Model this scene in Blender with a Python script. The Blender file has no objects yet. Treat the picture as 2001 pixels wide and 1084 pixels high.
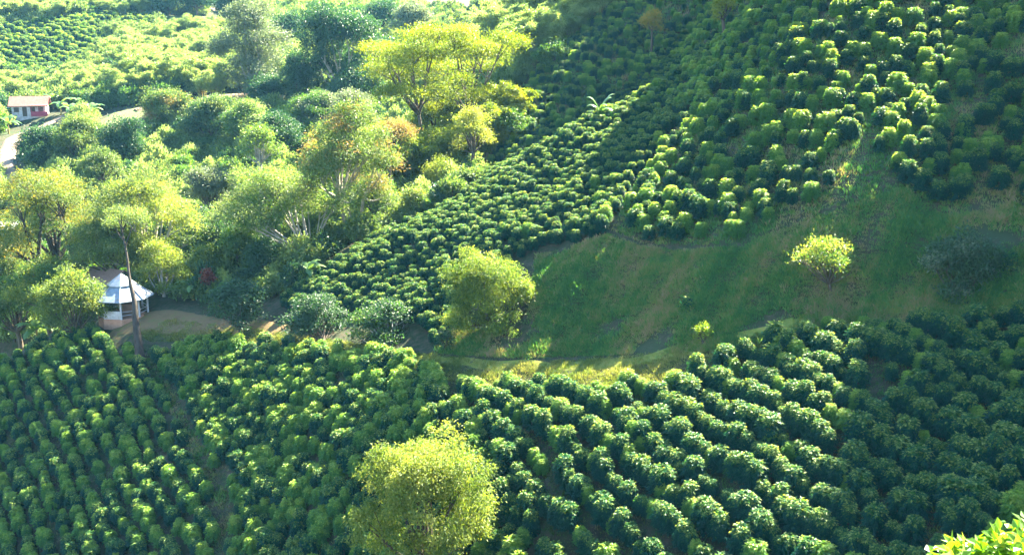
import bpy, math, random
import numpy as np
from mathutils import Vector
R = math.radians
scene = bpy.context.scene
COL = scene.collection

# ------------------------------------------------------------------ camera, world, sun, exposure
PITCH = 13.0                     # camera looks this far below the horizon
cam_data = bpy.data.cameras.new("camera")
cam_data.lens = 36.0; cam_data.sensor_width = 36.0
cam_data.clip_start = 0.1; cam_data.clip_end = 6000
cam = bpy.data.objects.new("camera", cam_data); COL.objects.link(cam)
cam.location = (0, 0, 0); cam.rotation_euler = (R(90 - PITCH), 0, 0)
scene.camera = cam

SUN_AZ, SUN_EL = 38.5, 40.0      # degrees right of the view direction, above the horizon
world = bpy.data.worlds.new("World"); scene.world = world; world.use_nodes = True
wn = world.node_tree.nodes; wl = world.node_tree.links
bg = wn["Background"]; sky = wn.new("ShaderNodeTexSky")
sky.sky_type = 'NISHITA'; sky.sun_disc = False; sky.ozone_density = 5.0; sky.air_density = 1.3; sky.dust_density = 0.4
sky.sun_elevation = R(SUN_EL); sky.sun_rotation = R(SUN_AZ)
wl.new(sky.outputs[0], bg.inputs[0]); bg.inputs[1].default_value = 0.052
sd = bpy.data.lights.new("sun", 'SUN'); sd.energy = 5.0; sd.angle = R(0.5); sd.color = (1.0, 0.91, 0.67)
sun = bpy.data.objects.new("sun", sd); COL.objects.link(sun)
sv = Vector((math.sin(R(SUN_AZ))*math.cos(R(SUN_EL)), math.cos(R(SUN_AZ))*math.cos(R(SUN_EL)), math.sin(R(SUN_EL))))
sun.rotation_euler = sv.to_track_quat('Z', 'Y').to_euler(); sun.location = sv*400
vs = scene.view_settings
vs.view_transform = 'Standard'; vs.look = 'None'; vs.exposure = 3.8; vs.gamma = 1.0
scene.cycles.use_denoising = True
scene.cycles.max_bounces = 6; scene.cycles.diffuse_bounces = 2; scene.cycles.glossy_bounces = 2
scene.cycles.transmission_bounces = 3; scene.cycles.volume_bounces = 1

# ------------------------------------------------------------------ terrain heights
CP, SP = math.cos(R(PITCH)), math.sin(R(PITCH))
F = 2000.0
def world_at(u, v, d):
    xc = (u - 1000.5)/F; yc = -(v - 542)/F
    return np.array([d*xc, d*(CP + yc*SP), d*(-SP + yc*CP)])
def pixel_of(P):
    P = np.asarray(P, float)
    d = P[..., 1]*CP - P[..., 2]*SP
    yu = P[..., 1]*SP + P[..., 2]*CP
    dd = np.where(np.abs(d) < 1e-3, 1e-3, d)
    return 1000.5 + F*P[..., 0]/dd, 542 - F*yu/dd, d

SURVEY = [
 # lower slope
 (0,1084,91),(400,1084,79),(700,1084,70),(1000,1084,61),(1400,1084,54),(2000,1084,46),
 (0,850,104),(300,850,93.7),(600,850,82.8),(900,850,72.6),(1300,850,63),(1700,850,57.5),(2000,850,54),
 (0,1500,74),(1000,1500,51),(2000,1500,38),
 # track from the hut to the right
 (0,712,118),(120,655,114),(250,665,107),(420,650,106),(600,650,97),(840,700,83),(1000,712,77.5),(1200,712,73),(1400,690,69.5),(1650,650,66.5),(1850,615,64.5),(2000,600,62.5),
 (840,672,85),(1000,685,79.5),(1200,682,75),(1400,655,71.3),(1650,605,68.3),(1850,570,66.2),(2000,545,64.5),
 # bank and hill above
 (1100,600,81),(1200,600,79),(1200,500,82.5),(1400,500,76),(1600,480,71.5),(1600,300,78.5),(1600,100,88.5),(1600,-100,101),(1600,-340,125),
 (1350,360,86),(1400,200,97),(1800,480,68.5),(1800,200,80),(1800,0,90),
 (2000,400,69.5),(2000,200,77),(2000,0,87),(2000,-150,97),(2000,-400,120),(2200,500,63),(2400,300,70),
 (880,640,87),(880,560,93),(700,600,99),(560,590,104),(800,480,106),(950,380,112),(1100,290,111),(1050,480,90),(1200,430,86),(1260,310,95),(1180,235,113),(1380,150,106),(1480,40,114),(1600,-40,110),
 # back spur
 (965,330,138),(1000,250,146),(1100,200,146),(1100,120,158),(1200,100,152),(1300,130,146),(1400,30,152),(1230,0,165),(1300,-80,170),(1150,50,165),
 # hut terrace, ravine, valley
 (300,610,112),(400,600,113),(230,590,117),(0,600,150),(70,590,140),(500,540,122),(640,500,118),(500,480,140),(300,400,165),(200,330,178),(40,370,172),(0,400,165),(20,290,200),
 (60,228,228),(250,225,215),(450,190,228),(600,200,218),(800,250,190),(900,330,152),(760,330,160),
 (300,150,260),(100,150,285),(100,40,335),(250,60,322),(450,25,362),(600,60,330),(800,60,320),(1000,60,300),(1100,50,290),
 (300,-60,430),(1000,-60,400),(0,-60,430),(300,-260,640),(1000,-260,620),
]
pts = [world_at(*s) for s in SURVEY]
pts += [np.array(p, float) for p in [
 (0,0,-17),(10,8,-11),(-30,20,-31),(14,25,-19.5),(-40,0,-34),(40,10,-10),(60,40,-8),
 (-70,126,-47),(-52,136,-42),(-100,90,-62),(-100,130,-52),(-130,60,-70),(-140,180,-30),
 (36,133,12.5),(70,120,48),(110,106,70),(110,60,46),(75,72,26),(54,92,26),(60,84,24),(64,104,42),(140,160,70),(60,190,62),(200,100,70),(200,300,70),(60,260,45),(60,330,48),(180,500,110),
 (-250,300,-5),(-250,150,-40),(-250,450,40),(-300,700,120),(0,900,170),(400,800,170),(0,1500,330),(-600,1500,330),(600,1500,330),(-600,300,20),(600,200,100),(-300,-100,-90),(0,-120,-20),(300,-100,-10),(600,600,150),(-600,800,150)]]
CTRL = np.array(pts)
def _phi(r2): return 0.5*r2*np.log(np.maximum(r2, 1e-9))
def _fit():
    n = len(CTRL); S = 100.0
    xy = CTRL[:, :2]/S
    K = _phi(((xy[:, None]-xy[None])**2).sum(-1)) + np.eye(n)*2e-4
    Pm = np.c_[np.ones(n), xy]
    A = np.zeros((n+3, n+3)); A[:n, :n] = K; A[:n, n:] = Pm; A[n:, :n] = Pm.T
    w = np.linalg.solve(A, np.r_[CTRL[:, 2], 0, 0, 0])
    return xy, w, S
_XY, _W, _S = _fit()
def height_raw(x, y):
    x = np.asarray(x, float)/_S; y = np.asarray(y, float)/_S
    out = _W[-3] + _W[-2]*x + _W[-1]*y
    for (cx, cy), w in zip(_XY, _W[:-3]):
        out = out + w*_phi((x-cx)**2 + (y-cy)**2)
    return out
def _axis(*segs):
    a = [np.arange(s, e, st) for s, e, st in segs]
    return np.concatenate(a)
GX = _axis((-420,-300,20),(-300,-120,8),(-120,-70,2.5),(-70,90,1.25),(90,130,2.5),(130,330,10),(330,421,20))
GY = _axis((-120,0,10),(0,30,2.5),(30,180,1.25),(180,260,2.5),(260,480,6),(480,661,20))
_gx, _gy = np.meshgrid(GX, GY)
GZ = height_raw(_gx, _gy)
def _bumps(x, y):
    z = 0
    for k, (fx, fy, ph, a) in enumerate([(.31,.23,0,.25),(-.21,.41,1,.22),(.73,-.51,2,.10),(.9,.8,3.1,.08),(-1.3,.7,.4,.05),(1.7,1.1,5,.04)]):
        z = z + a*np.sin(fx*x + fy*y + ph + .8*np.sin(.17*x - .13*y + k))
    return z
GZ = GZ + _bumps(_gx, _gy)
def ground(x, y):
    x = np.clip(np.asarray(x, float), GX[0], GX[-1]-1e-6); y = np.clip(np.asarray(y, float), GY[0], GY[-1]-1e-6)
    i = np.clip(np.searchsorted(GX, x, side='right')-1, 0, len(GX)-2); j = np.clip(np.searchsorted(GY, y, side='right')-1, 0, len(GY)-2)
    tx = (x-GX[i])/(GX[i+1]-GX[i]); ty = (y-GY[j])/(GY[j+1]-GY[j])
    return (GZ[j,i]*(1-tx)+GZ[j,i+1]*tx)*(1-ty) + (GZ[j+1,i]*(1-tx)+GZ[j+1,i+1]*tx)*ty
def on_ground(u, v, dmin=20, dmax=900):
    """the point of the terrain seen at picture position (u, v)"""
    d = np.arange(dmin, dmax, .25)
    xc = (u-1000.5)/F; yc = -(v-542)/F
    x = d*xc; y = d*(CP+yc*SP); z = d*(-SP+yc*CP)
    below = z < ground(x, y)
    k = int(np.argmax(below))
    if not below[k]: k = len(d)-1
    return np.array([x[k], y[k], float(ground(x[k], y[k]))]), d[k]

# ------------------------------------------------------------------ materials
def _mat(name):
    m = bpy.data.materials.new(name); m.use_nodes = True
    nt = m.node_tree; nt.nodes.clear()
    out = nt.nodes.new("ShaderNodeOutputMaterial")
    return m, nt, out
def _ramp(nt, stops):
    r = nt.nodes.new("ShaderNodeValToRGB"); e = r.color_ramp.elements
    while len(e) < len(stops): e.new(0.5)
    for k, (p, c) in enumerate(stops):
        e[k].position = p; e[k].color = (*c, 1)
    return r
def _math(nt, op, a, b):
    n = nt.nodes.new("ShaderNodeMath"); n.operation = op
    for i, q in enumerate((a, b)):
        if isinstance(q, (int, float)): n.inputs[i].default_value = q
        else: nt.links.new(q, n.inputs[i])
    return n.outputs[0]
def leaf_material(name, stops, trans, t_amount=0.4, rough=0.42, obj_var=0.3, spec=0.5):
    m, nt, out = _mat(name)
    at = nt.nodes.new("ShaderNodeAttribute"); at.attribute_name = "tint"
    oi = nt.nodes.new("ShaderNodeObjectInfo")
    v = _math(nt, 'MULTIPLY', at.outputs['Fac'], 1-obj_var)
    v = _math(nt, 'ADD', v, _math(nt, 'MULTIPLY', oi.outputs['Random'], obj_var))
    rp = _ramp(nt, stops); nt.links.new(v, rp.inputs[0])
    p = nt.nodes.new("ShaderNodeBsdfPrincipled")
    nt.links.new(rp.outputs[0], p.inputs['Base Color']); p.inputs['Roughness'].default_value = rough
    p.inputs['Specular IOR Level'].default_value = spec
    tr = nt.nodes.new("ShaderNodeBsdfTranslucent")
    mx = nt.nodes.new("ShaderNodeMix"); mx.data_type = 'RGBA'; mx.blend_type = 'MULTIPLY'; mx.inputs[0].default_value = 1
    nt.links.new(rp.outputs[0], mx.inputs[6]); mx.inputs[7].default_value = (*trans, 1)
    nt.links.new(mx.outputs[2], tr.inputs[0])
    ms = nt.nodes.new("ShaderNodeMixShader"); ms.inputs[0].default_value = t_amount
    nt.links.new(p.outputs[0], ms.inputs[1]); nt.links.new(tr.outputs[0], ms.inputs[2])
    nt.links.new(ms.outputs[0], out.inputs[0])
    return m
def noise_material(name, stops, scale=1.0, rough=0.9, detail=6, bump=0.3, second=None, spec=0.2, stretch=(1,1,1)):
    m, nt, out = _mat(name)
    tc = nt.nodes.new("ShaderNodeTexCoord")
    mp = nt.nodes.new("ShaderNodeMapping"); mp.inputs['Scale'].default_value = stretch
    nt.links.new(tc.outputs['Object'], mp.inputs[0])
    no = nt.nodes.new("ShaderNodeTexNoise"); no.inputs['Scale'].default_value = scale; no.inputs['Detail'].default_value = detail
    no.inputs['Roughness'].default_value = 0.65
    nt.links.new(mp.outputs[0], no.inputs['Vector'])
    rp = _ramp(nt, stops); nt.links.new(no.outputs['Fac'], rp.inputs[0])
    col = rp.outputs[0]
    if second:
        n2 = nt.nodes.new("ShaderNodeTexNoise"); n2.inputs['Scale'].default_value = second[0]; n2.inputs['Detail'].default_value = 5
        nt.links.new(mp.outputs[0], n2.inputs['Vector'])
        r2 = _ramp(nt, [(second[1], (0,0,0)), (second[2], (1,1,1))]); nt.links.new(n2.outputs['Fac'], r2.inputs[0])
        mx = nt.nodes.new("ShaderNodeMix"); mx.data_type = 'RGBA'
        nt.links.new(r2.outputs[0], mx.inputs[0]); nt.links.new(col, mx.inputs[6]); mx.inputs[7].default_value = (*second[3], 1)
        col = mx.outputs[2]
    p = nt.nodes.new("ShaderNodeBsdfPrincipled"); p.inputs['Roughness'].default_value = rough
    p.inputs['Specular IOR Level'].default_value = spec
    nt.links.new(col, p.inputs['Base Color'])
    if bump:
        b = nt.nodes.new("ShaderNodeBump"); b.inputs['Strength'].default_value = bump; b.inputs['Distance'].default_value = 0.1
        nt.links.new(no.outputs['Fac'], b.inputs['Height']); nt.links.new(b.outputs[0], p.inputs['Normal'])
    nt.links.new(p.outputs[0], out.inputs[0])
    return m
TR = (1.7, 1.75, 0.55)
M = {}
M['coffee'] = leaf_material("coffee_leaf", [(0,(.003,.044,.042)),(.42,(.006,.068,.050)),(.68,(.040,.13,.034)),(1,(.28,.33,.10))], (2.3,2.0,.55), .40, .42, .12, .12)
M['sun_tinted_coffee'] = leaf_material("sun_tinted_coffee_leaf", [(0,(.022,.105,.040)),(.42,(.075,.20,.045)),(.70,(.18,.29,.055)),(1,(.33,.38,.10))], (2.0,1.9,.45), .46, .42, .22, .2)  # coffee leaf lightened to carry the ridge's sunlight in its colour
M['fine_yellow'] = leaf_material("fine_yellow_green_leaf", [(0,(.045,.105,.022)),(.5,(.14,.20,.032)),(1,(.27,.29,.07))], (1.7,1.6,.6), .46, .5, .05, .3)
M['mid_green'] = leaf_material("mid_green_leaf", [(0,(.020,.075,.026)),(.6,(.065,.14,.032)),(1,(.15,.21,.055))], TR, .42, .45, .12, .3)
M['dark_green'] = leaf_material("dark_tree_leaf", [(0,(.010,.048,.034)),(.6,(.030,.085,.042)),(1,(.085,.15,.06))], TR, .32, .45, .12, .3)
M['olive'] = leaf_material("olive_leaf", [(0,(.036,.090,.028)),(.6,(.10,.165,.048)),(1,(.22,.26,.11))], (1.6,1.5,.6), .44, .5, .12, .3)
M['orange'] = leaf_material("orange_flower_leaf", [(0,(.060,.110,.022)),(.5,(.14,.18,.030)),(.8,(.26,.24,.035)),(1,(.36,.22,.045))], (1.6,1.4,.5), .44, .5, .08, .3)
M['salmon'] = leaf_material("salmon_leaf", [(0,(.10,.13,.035)),(.5,(.22,.18,.06)),(1,(.33,.20,.09))], (1.5,1.3,.6), .42, .5, .1, .3)
M['flame'] = leaf_material("bright_yellow_green_leaf", [(0,(.060,.110,.010)),(.5,(.12,.175,.012)),(1,(.24,.25,.02))], (1.7,1.6,.3), .48, .5, .05)
M['bamboo'] = leaf_material("bamboo_leaf", [(0,(.09,.16,.055)),(.5,(.19,.27,.085)),(1,(.34,.40,.16))], (1.6,1.55,.8), .46, .5, .3, .3)  # pale leaf, desaturated further to stand in for distance haze
M['glossy'] = leaf_material("glossy_citrus_leaf", [(0,(.014,.045,.026)),(.6,(.028,.075,.036)),(1,(.06,.12,.05))], (2.0,2.0,.6), .30, .48, .1, .35)
M['pale'] = leaf_material("pale_grey_green_leaf", [(0,(.075,.11,.065)),(.6,(.12,.16,.09)),(1,(.2,.23,.14))], (1.5,1.5,.8), .38, .5, .1)
M['lime'] = leaf_material("lime_leaf", [(0,(.06,.16,.012)),(.55,(.12,.24,.018)),(1,(.26,.32,.05))], (1.8,1.7,.4), .45, .35, .05)
M['rust'] = leaf_material("rust_red_leaf", [(0,(.09,.03,.02)),(1,(.26,.06,.03))], (1.5,1,.8), .35, .45, .1)
M['banana'] = leaf_material("banana_leaf", [(0,(.05,.13,.03)),(.6,(.10,.20,.05)),(1,(.20,.30,.10))], (1.6,1.6,.6), .4, .35, .2)
M['grass'] = leaf_material("grass_blade", [(0,(.040,.140,.040)),(.4,(.095,.21,.050)),(.66,(.20,.22,.075)),(1,(.32,.23,.14))], (1.5,1.5,.6), .35, .6, .0, .2)
M['dry_grass'] = leaf_material("dry_grass_blade", [(0,(.09,.14,.03)),(.5,(.19,.21,.06)),(1,(.34,.30,.12))], (1.4,1.4,.6), .35, .6, .0, .2)
M['bark_grey'] = noise_material("pale_grey_bark", [(.3,(.20,.18,.15)),(.7,(.46,.43,.38))], 3.0, .9, bump=.4, stretch=(1,1,.3))
M['bark_brown'] = noise_material("brown_bark", [(.3,(.045,.035,.026)),(.7,(.14,.11,.085))], 3.0, .9, bump=.5, stretch=(1,1,.3))
M['bark_dark'] = noise_material("dark_wet_bark", [(.3,(.025,.022,.02)),(.7,(.075,.06,.05))], 3.0, .85, bump=.5, stretch=(1,1,.3))
M['culm'] = noise_material("bamboo_culm", [(.3,(.16,.14,.04)),(.7,(.34,.25,.08))], 2.0, .5, bump=0)
M['terrain'] = noise_material("hill_ground", [(.30,(.012,.034,.014)),(.45,(.030,.045,.018)),(.55,(.055,.048,.028)),(.72,(.10,.072,.050))], 2.2, .95, 12, .8, (.22,.55,.68,(.035,.055,.022)))
M['track'] = noise_material("dry_grass_track", [(.3,(.08,.14,.022)),(.5,(.18,.20,.035)),(.75,(.28,.21,.06))], 2.2, .95, 8, .5)
M['yard'] = noise_material("bare_yard_soil", [(.3,(.09,.075,.032)),(.5,(.16,.10,.048)),(.66,(.09,.12,.03))], .8, .95, 8, .4)
M['dirt'] = noise_material("pale_dirt_road", [(.3,(.16,.115,.08)),(.7,(.27,.195,.14))], .5, .95, 8, .4)
M['lawn'] = noise_material("mown_lawn", [(.3,(.085,.13,.04)),(.7,(.16,.17,.065))], .25, .95, 8, .2)
M['soil'] = noise_material("brown_soil", [(.3,(.09,.06,.045)),(.7,(.20,.13,.10))], 1.2, .95, 8, .6)

# ------------------------------------------------------------------ mesh helpers
class Geo:
    """collects quads / triangles with a tint and a material slot, then links ONE mesh object"""
    def __init__(self): self.v = []; self.f = []; self.t = []; self.m = []; self.n = 0; self.smooth = []
    def add(self, verts, faces, tint=0.5, mat=0, smooth=False):
        verts = np.asarray(verts, np.float32); faces = np.asarray(faces, np.int32)
        if faces.shape[1] == 3: faces = np.c_[faces, np.full(len(faces), -1, np.int32)]
        f = np.where(faces >= 0, faces + self.n, -1)
        self.v.append(verts); self.f.append(f); self.n += len(verts)
        self.t.append(np.broadcast_to(np.asarray(tint, np.float32), (len(f),)).copy())
        self.m.append(np.full(len(f), mat, np.int32)); self.smooth.append(np.full(len(f), smooth, bool))
    def leaves(self, P, D, N, L, W, tint, mat=0, fold=0.12):
        n = len(P)
        D = D/np.maximum(np.linalg.norm(D, axis=1, keepdims=True), 1e-6)
        S = np.cross(D, N); S /= np.maximum(np.linalg.norm(S, axis=1, keepdims=True), 1e-6)
        U = np.cross(S, D)
        L = np.broadcast_to(L, (n,))[:, None]; W = np.broadcast_to(W, (n,))[:, None]
        mid = P + D*L*.45 + U*L*fold
        V = np.stack([P, mid + S*W*.5, P + D*L, mid - S*W*.5], 1).reshape(-1, 3)
        Fq = np.arange(4*n).reshape(n, 4)
        self.add(V, Fq, tint, mat)
    def tube(self, pts, rad, ns=6, mat=0, tint=.5):
        pts = np.asarray(pts, float); k = len(pts)
        rad = np.broadcast_to(rad, (k,))
        T = np.gradient(pts, axis=0); T /= np.maximum(np.linalg.norm(T, axis=1, keepdims=True), 1e-6)
        a = np.cross(T, [0.31, .95, .02]); a /= np.maximum(np.linalg.norm(a, axis=1, keepdims=True), 1e-6)
        b = np.cross(T, a)
        th = np.arange(ns)*2*math.pi/ns
        V = pts[:, None] + rad[:, None, None]*(np.cos(th)[None, :, None]*a[:, None] + np.sin(th)[None, :, None]*b[:, None])
        V = V.reshape(-1, 3); i = np.arange(k-1)[:, None]*ns; j = np.arange(ns)[None]; j2 = (j+1) % ns
        Fq = np.stack([i+j, i+j2, i+ns+j2, i+ns+j], -1).reshape(-1, 4)
        self.add(V, Fq, tint, mat, True)
        self.add(V[-ns:], np.array([[0, q, q+1] for q in range(1, ns-1)]), tint, mat, True)
    def box(self, c, s, rz=0, mat=0, rx=0):
        c = np.asarray(c, float); s = np.asarray(s, float)/2
        V = np.array([[x, y, z] for z in (-1, 1) for y in (-1, 1) for x in (-1, 1)], float)*s
        if rx: V = V @ np.array([[1,0,0],[0,math.cos(rx),math.sin(rx)],[0,-math.sin(rx),math.cos(rx)]])
        V = V @ np.array([[math.cos(rz), math.sin(rz), 0], [-math.sin(rz), math.cos(rz), 0], [0,0,1]]) + c
        self.add(V, [[0,2,3,1],[4,5,7,6],[0,1,5,4],[2,6,7,3],[0,4,6,2],[1,3,7,5]], .5, mat)
    def mesh(self, name, mats):
        v = np.concatenate(self.v); f = np.concatenate(self.f); t = np.concatenate(self.t); mi = np.concatenate(self.m); sm = np.concatenate(self.smooth)
        tri = f[:, 3] < 0
        cnt = np.where(tri, 3, 4); start = np.r_[0, np.cumsum(cnt)[:-1]]
        flat = f.reshape(-1); flat = flat[flat >= 0]
        me = bpy.data.meshes.new(name)
        me.vertices.add(len(v)); me.vertices.foreach_set("co", v.astype(np.float32).reshape(-1))
        me.loops.add(len(flat)); me.loops.foreach_set("vertex_index", flat.astype(np.int32))
        me.polygons.add(len(f)); me.polygons.foreach_set("loop_start", start.astype(np.int32))
        me.polygons.foreach_set("material_index", mi); me.polygons.foreach_set("use_smooth", sm)
        me.update(calc_edges=True)
        a = me.attributes.new("tint", 'FLOAT', 'FACE'); a.data.foreach_set("value", t)
        for q in mats: me.materials.append(q)
        return me
    def build(self, name, mats, parent=None):
        if not isinstance(mats, (list, tuple)): mats = [mats]
        o = bpy.data.objects.new(name, self.mesh(name, mats)); COL.objects.link(o)
        if parent: o.parent = parent
        return o
def tag(o, label=None, cat=None, group=None, kind=None):
    if label: o['label'] = label
    if cat: o['category'] = cat
    if group: o['group'] = group
    if kind: o['kind'] = kind
    return o
def empty(name, loc, label, cat, group=None, rz=0):
    o = bpy.data.objects.new(name, None); COL.objects.link(o); o.location = [float(q) for q in loc]; o.rotation_euler = (0, 0, rz)
    o.empty_display_size = .3
    return tag(o, label, cat, group)
def unit(a): return a/np.maximum(np.linalg.norm(a, axis=-1, keepdims=True), 1e-6)
def sphere_dirs(rng, n, zmin=-1.0):
    z = rng.uniform(zmin, 1, n); a = rng.uniform(0, 2*math.pi, n); r = np.sqrt(1-z*z)
    return np.c_[r*np.cos(a), r*np.sin(a), z]

def clump_leaves(g, rng, C, O, per, spread, L, W, droop, flat=0.0, mat=0, tint0=.5, tvar=.25, zs=.7, up=.9):
    """leaf sprays of `per` leaves round each twig end C (outward direction O)"""
    n = len(C)
    P = np.repeat(C, per, 0) + rng.normal(0, 1, (n*per, 3))*spread*np.array([1, 1, zs])
    D = np.repeat(O, per, 0)*.8 + rng.normal(0, .7, (n*per, 3)) + np.array([0, 0, -droop])
    D[:, 2] *= (1-flat)
    N = np.repeat(O, per, 0)*.5 + np.array([0, 0, up]) + rng.normal(0, .45, (n*per, 3))
    s = rng.uniform(.7, 1.25, n*per)
    t = np.clip(np.repeat(np.broadcast_to(tint0, (n,)) + rng.normal(0, tvar*.6, n), per) + rng.normal(0, tvar*.6, n*per), 0, 1)
    g.leaves(P, D, N, L*s, W*s, t, mat)

def limb(p0, p1, rng, sag=.15, n=6):
    t = np.linspace(0, 1, n)[:, None]; p0 = np.asarray(p0, float); p1 = np.asarray(p1, float)
    L = np.linalg.norm(p1-p0)
    mid = (p0+p1)/2 + np.array([0, 0, -sag*L]) + rng.normal(0, .07, 3)*L
    return (1-t)**2*p0 + 2*t*(1-t)*mid + t*t*p1

def crown_blobs(rng, w, h, style):
    """centres and radii (relative to the crown's middle) of the foliage masses of a crown w wide, h high"""
    B = []
    if style == 'dome':
        B.append((0, 0, .08*h, .31*w, .31*w, .36*h))
        for k in range(13):
            a = k*2.4 + rng.uniform(-.3, .3); r = rng.uniform(.20, .37)*w
            z = rng.uniform(-.36, .30)*h; s = rng.uniform(.10, .20)
            r *= (1-.5*max(z/h, 0)*2)
            B.append((r*math.cos(a), r*math.sin(a), z, s*w, s*w, s*1.1*h))
    elif style == 'umbrella':
        for k in range(24):
            a = k*2.4 + rng.uniform(-.4, .4); q = math.sqrt((k+.5)/24)
            r = .41*w*q; z = (.42 - .9*q**1.2*rng.uniform(.15, 1.0))*h; s = rng.uniform(.10, .17)
            B.append((r*math.cos(a), r*math.sin(a), z, s*w, s*w, .055*h))
    elif style == 'column':
        for k in range(9):
            z = (-.42 + .84*k/8)*h; a = k*2.4; f = math.sin(math.pi*(.12+.80*k/8))
            r = .20*w*f
            B.append((r*math.cos(a), r*math.sin(a), z, .32*w*(.5+.5*f), .32*w*(.5+.5*f), .12*h))
    else:                                             # 'open': separate masses with gaps
        n = 18
        for k in range(n):
            a = k*2.4 + rng.uniform(-.5, .5); q = math.sqrt((k+.6)/n); r = .37*w*q
            z = (.34 - .62*q*q*rng.uniform(.5, 1.2) + rng.uniform(-.10, .10))*h; s = rng.uniform(.12, .20)
            B.append((r*math.cos(a), r*math.sin(a), z, s*w, s*w, s*.85*h))
    return np.array(B)

def tree(name, u, vt, vb, wpx, d, leaf, bark='bark_brown', style='open', n=6000, L=.3, Wl=.13, droop=.3, label='', cat='tree', group=None,
         per=10, spread=.35, base=None, trunk_r=None, seed=0, tint0=.5, second=None, lean=0, forks=1, zmin=-.35, sink=.2, up=.9, lumps=13):
    """a tree whose crown is seen at u, between vt and vb, wpx wide, d metres out: trunk to the ground, limbs, leafy crown"""
    rng = np.random.default_rng(seed + int(u)*7 + int(vt))
    top = world_at(u, vt, d); bot = world_at(u, vb, d)
    w = wpx*d/F; h = top[2]-bot[2]
    if base is None: bx, by = bot[0] + lean, bot[1]
    else:
        q, _ = on_ground(*base) if len(base) == 2 else (world_at(*base), 0)
        bx, by = q[0], q[1]
    gz = float(ground(bx, by))
    root = empty(name, (bx, by, gz - sink), label, cat, group)
    off = np.array([bot[0]-bx, bot[1]-by, (top[2]+bot[2])/2 - gz + sink])
    B = crown_blobs(rng, w, h, style); Cb = B[:, :3] + off; Rb = B[:, 3:]
    tr = trunk_r or max(.12, .035*(h + off[2])*.6)
    g = Geo()
    forkz = max(.12*off[2], off[2] - .48*h); 
    fork = np.array([off[0]*.35, off[1]*.35, forkz])
    if forks == 1:
        g.tube(limb((0,0,0), fork, rng, 0, 5), np.linspace(tr*1.25, tr*.8, 5), 8)
        starts = [fork]
    else:
        starts = []
        for k in range(forks):
            a = 2*math.pi*k/forks + rng.uniform(-.3,.3)
            e = fork + np.array([math.cos(a)*w*.14, math.sin(a)*w*.14, .15*h])
            g.tube(limb((rng.uniform(-.1,.1),rng.uniform(-.1,.1),0), e, rng, .03, 6), np.linspace(tr*.8, tr*.5, 6), 7); starts.append(e)
    for k, c in enumerate(Cb):
        s = min(starts, key=lambda q: np.linalg.norm((q-c)[:2]))
        path = limb(s, c + np.array([0,0,-.2*Rb[k][2]]), rng, .08)
        g.tube(path, np.linspace(tr*.5, tr*.12, 6), 5)
        for _ in range(3):
            e = c + sphere_dirs(rng, 1, -.2)[0]*Rb[k]*.8
            g.tube(limb(path[4], e, rng, .03, 4), np.linspace(tr*.16, tr*.05, 4), 4)
    g.build('trunk', M[bark], root)
    g = Geo()
    area = Rb[:,0]*Rb[:,1] + Rb[:,0]*Rb[:,2]; share = area/area.sum()
    for k, c in enumerate(Cb):
        m = max(6, int(n/per*share[k]))
        ns = max(5, int(lumps*Rb[k][0]/max(w, 1e-3)/.16))
        So = sphere_dirs(rng, ns, zmin); Sc = c + So*Rb[k]*rng.uniform(.50, 1.12, (ns, 1)); Sr = Rb[k]*rng.uniform(.20, .52, (ns, 1)); St = rng.normal(0, .10, ns)
        si = rng.integers(0, ns, m); O2 = sphere_dirs(rng, m, -.45)
        C = Sc[si] + O2*Sr[si]*rng.uniform(.72, 1.04, (m, 1)); O = unit(.55*So[si] + O2)
        mi = np.zeros(ns, int); t0 = tint0 + rng.uniform(-.10, .10)
        if second: mi = (rng.random(ns) < second[1]*.5 + .5*(rng.random() < second[1])).astype(int)
        for q in (0, 1):
            e = mi[si] == q
            if e.any(): clump_leaves(g, rng, C[e], O[e], per, spread, L, Wl, droop, mat=q, tint0=(t0 + St[si][e]), up=up)
    g.build('crown', [M[leaf]] + ([M[second[0]]] if second else []), root)
    return root

# ------------------------------------------------------------------ terrain, tracks, yard
def struct(o): o['kind'] = 'structure'; return o
ny, nx = GZ.shape
g = Geo()
V = np.stack([_gx, _gy, GZ], -1).reshape(-1, 3)
ii, jj = np.meshgrid(np.arange(nx-1), np.arange(ny-1)); q = (jj*nx+ii).reshape(-1)
g.add(V, np.stack([q, q+1, q+nx+1, q+nx], 1), .5, 0, True)
struct(g.build('terrain', M['terrain']))

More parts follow.
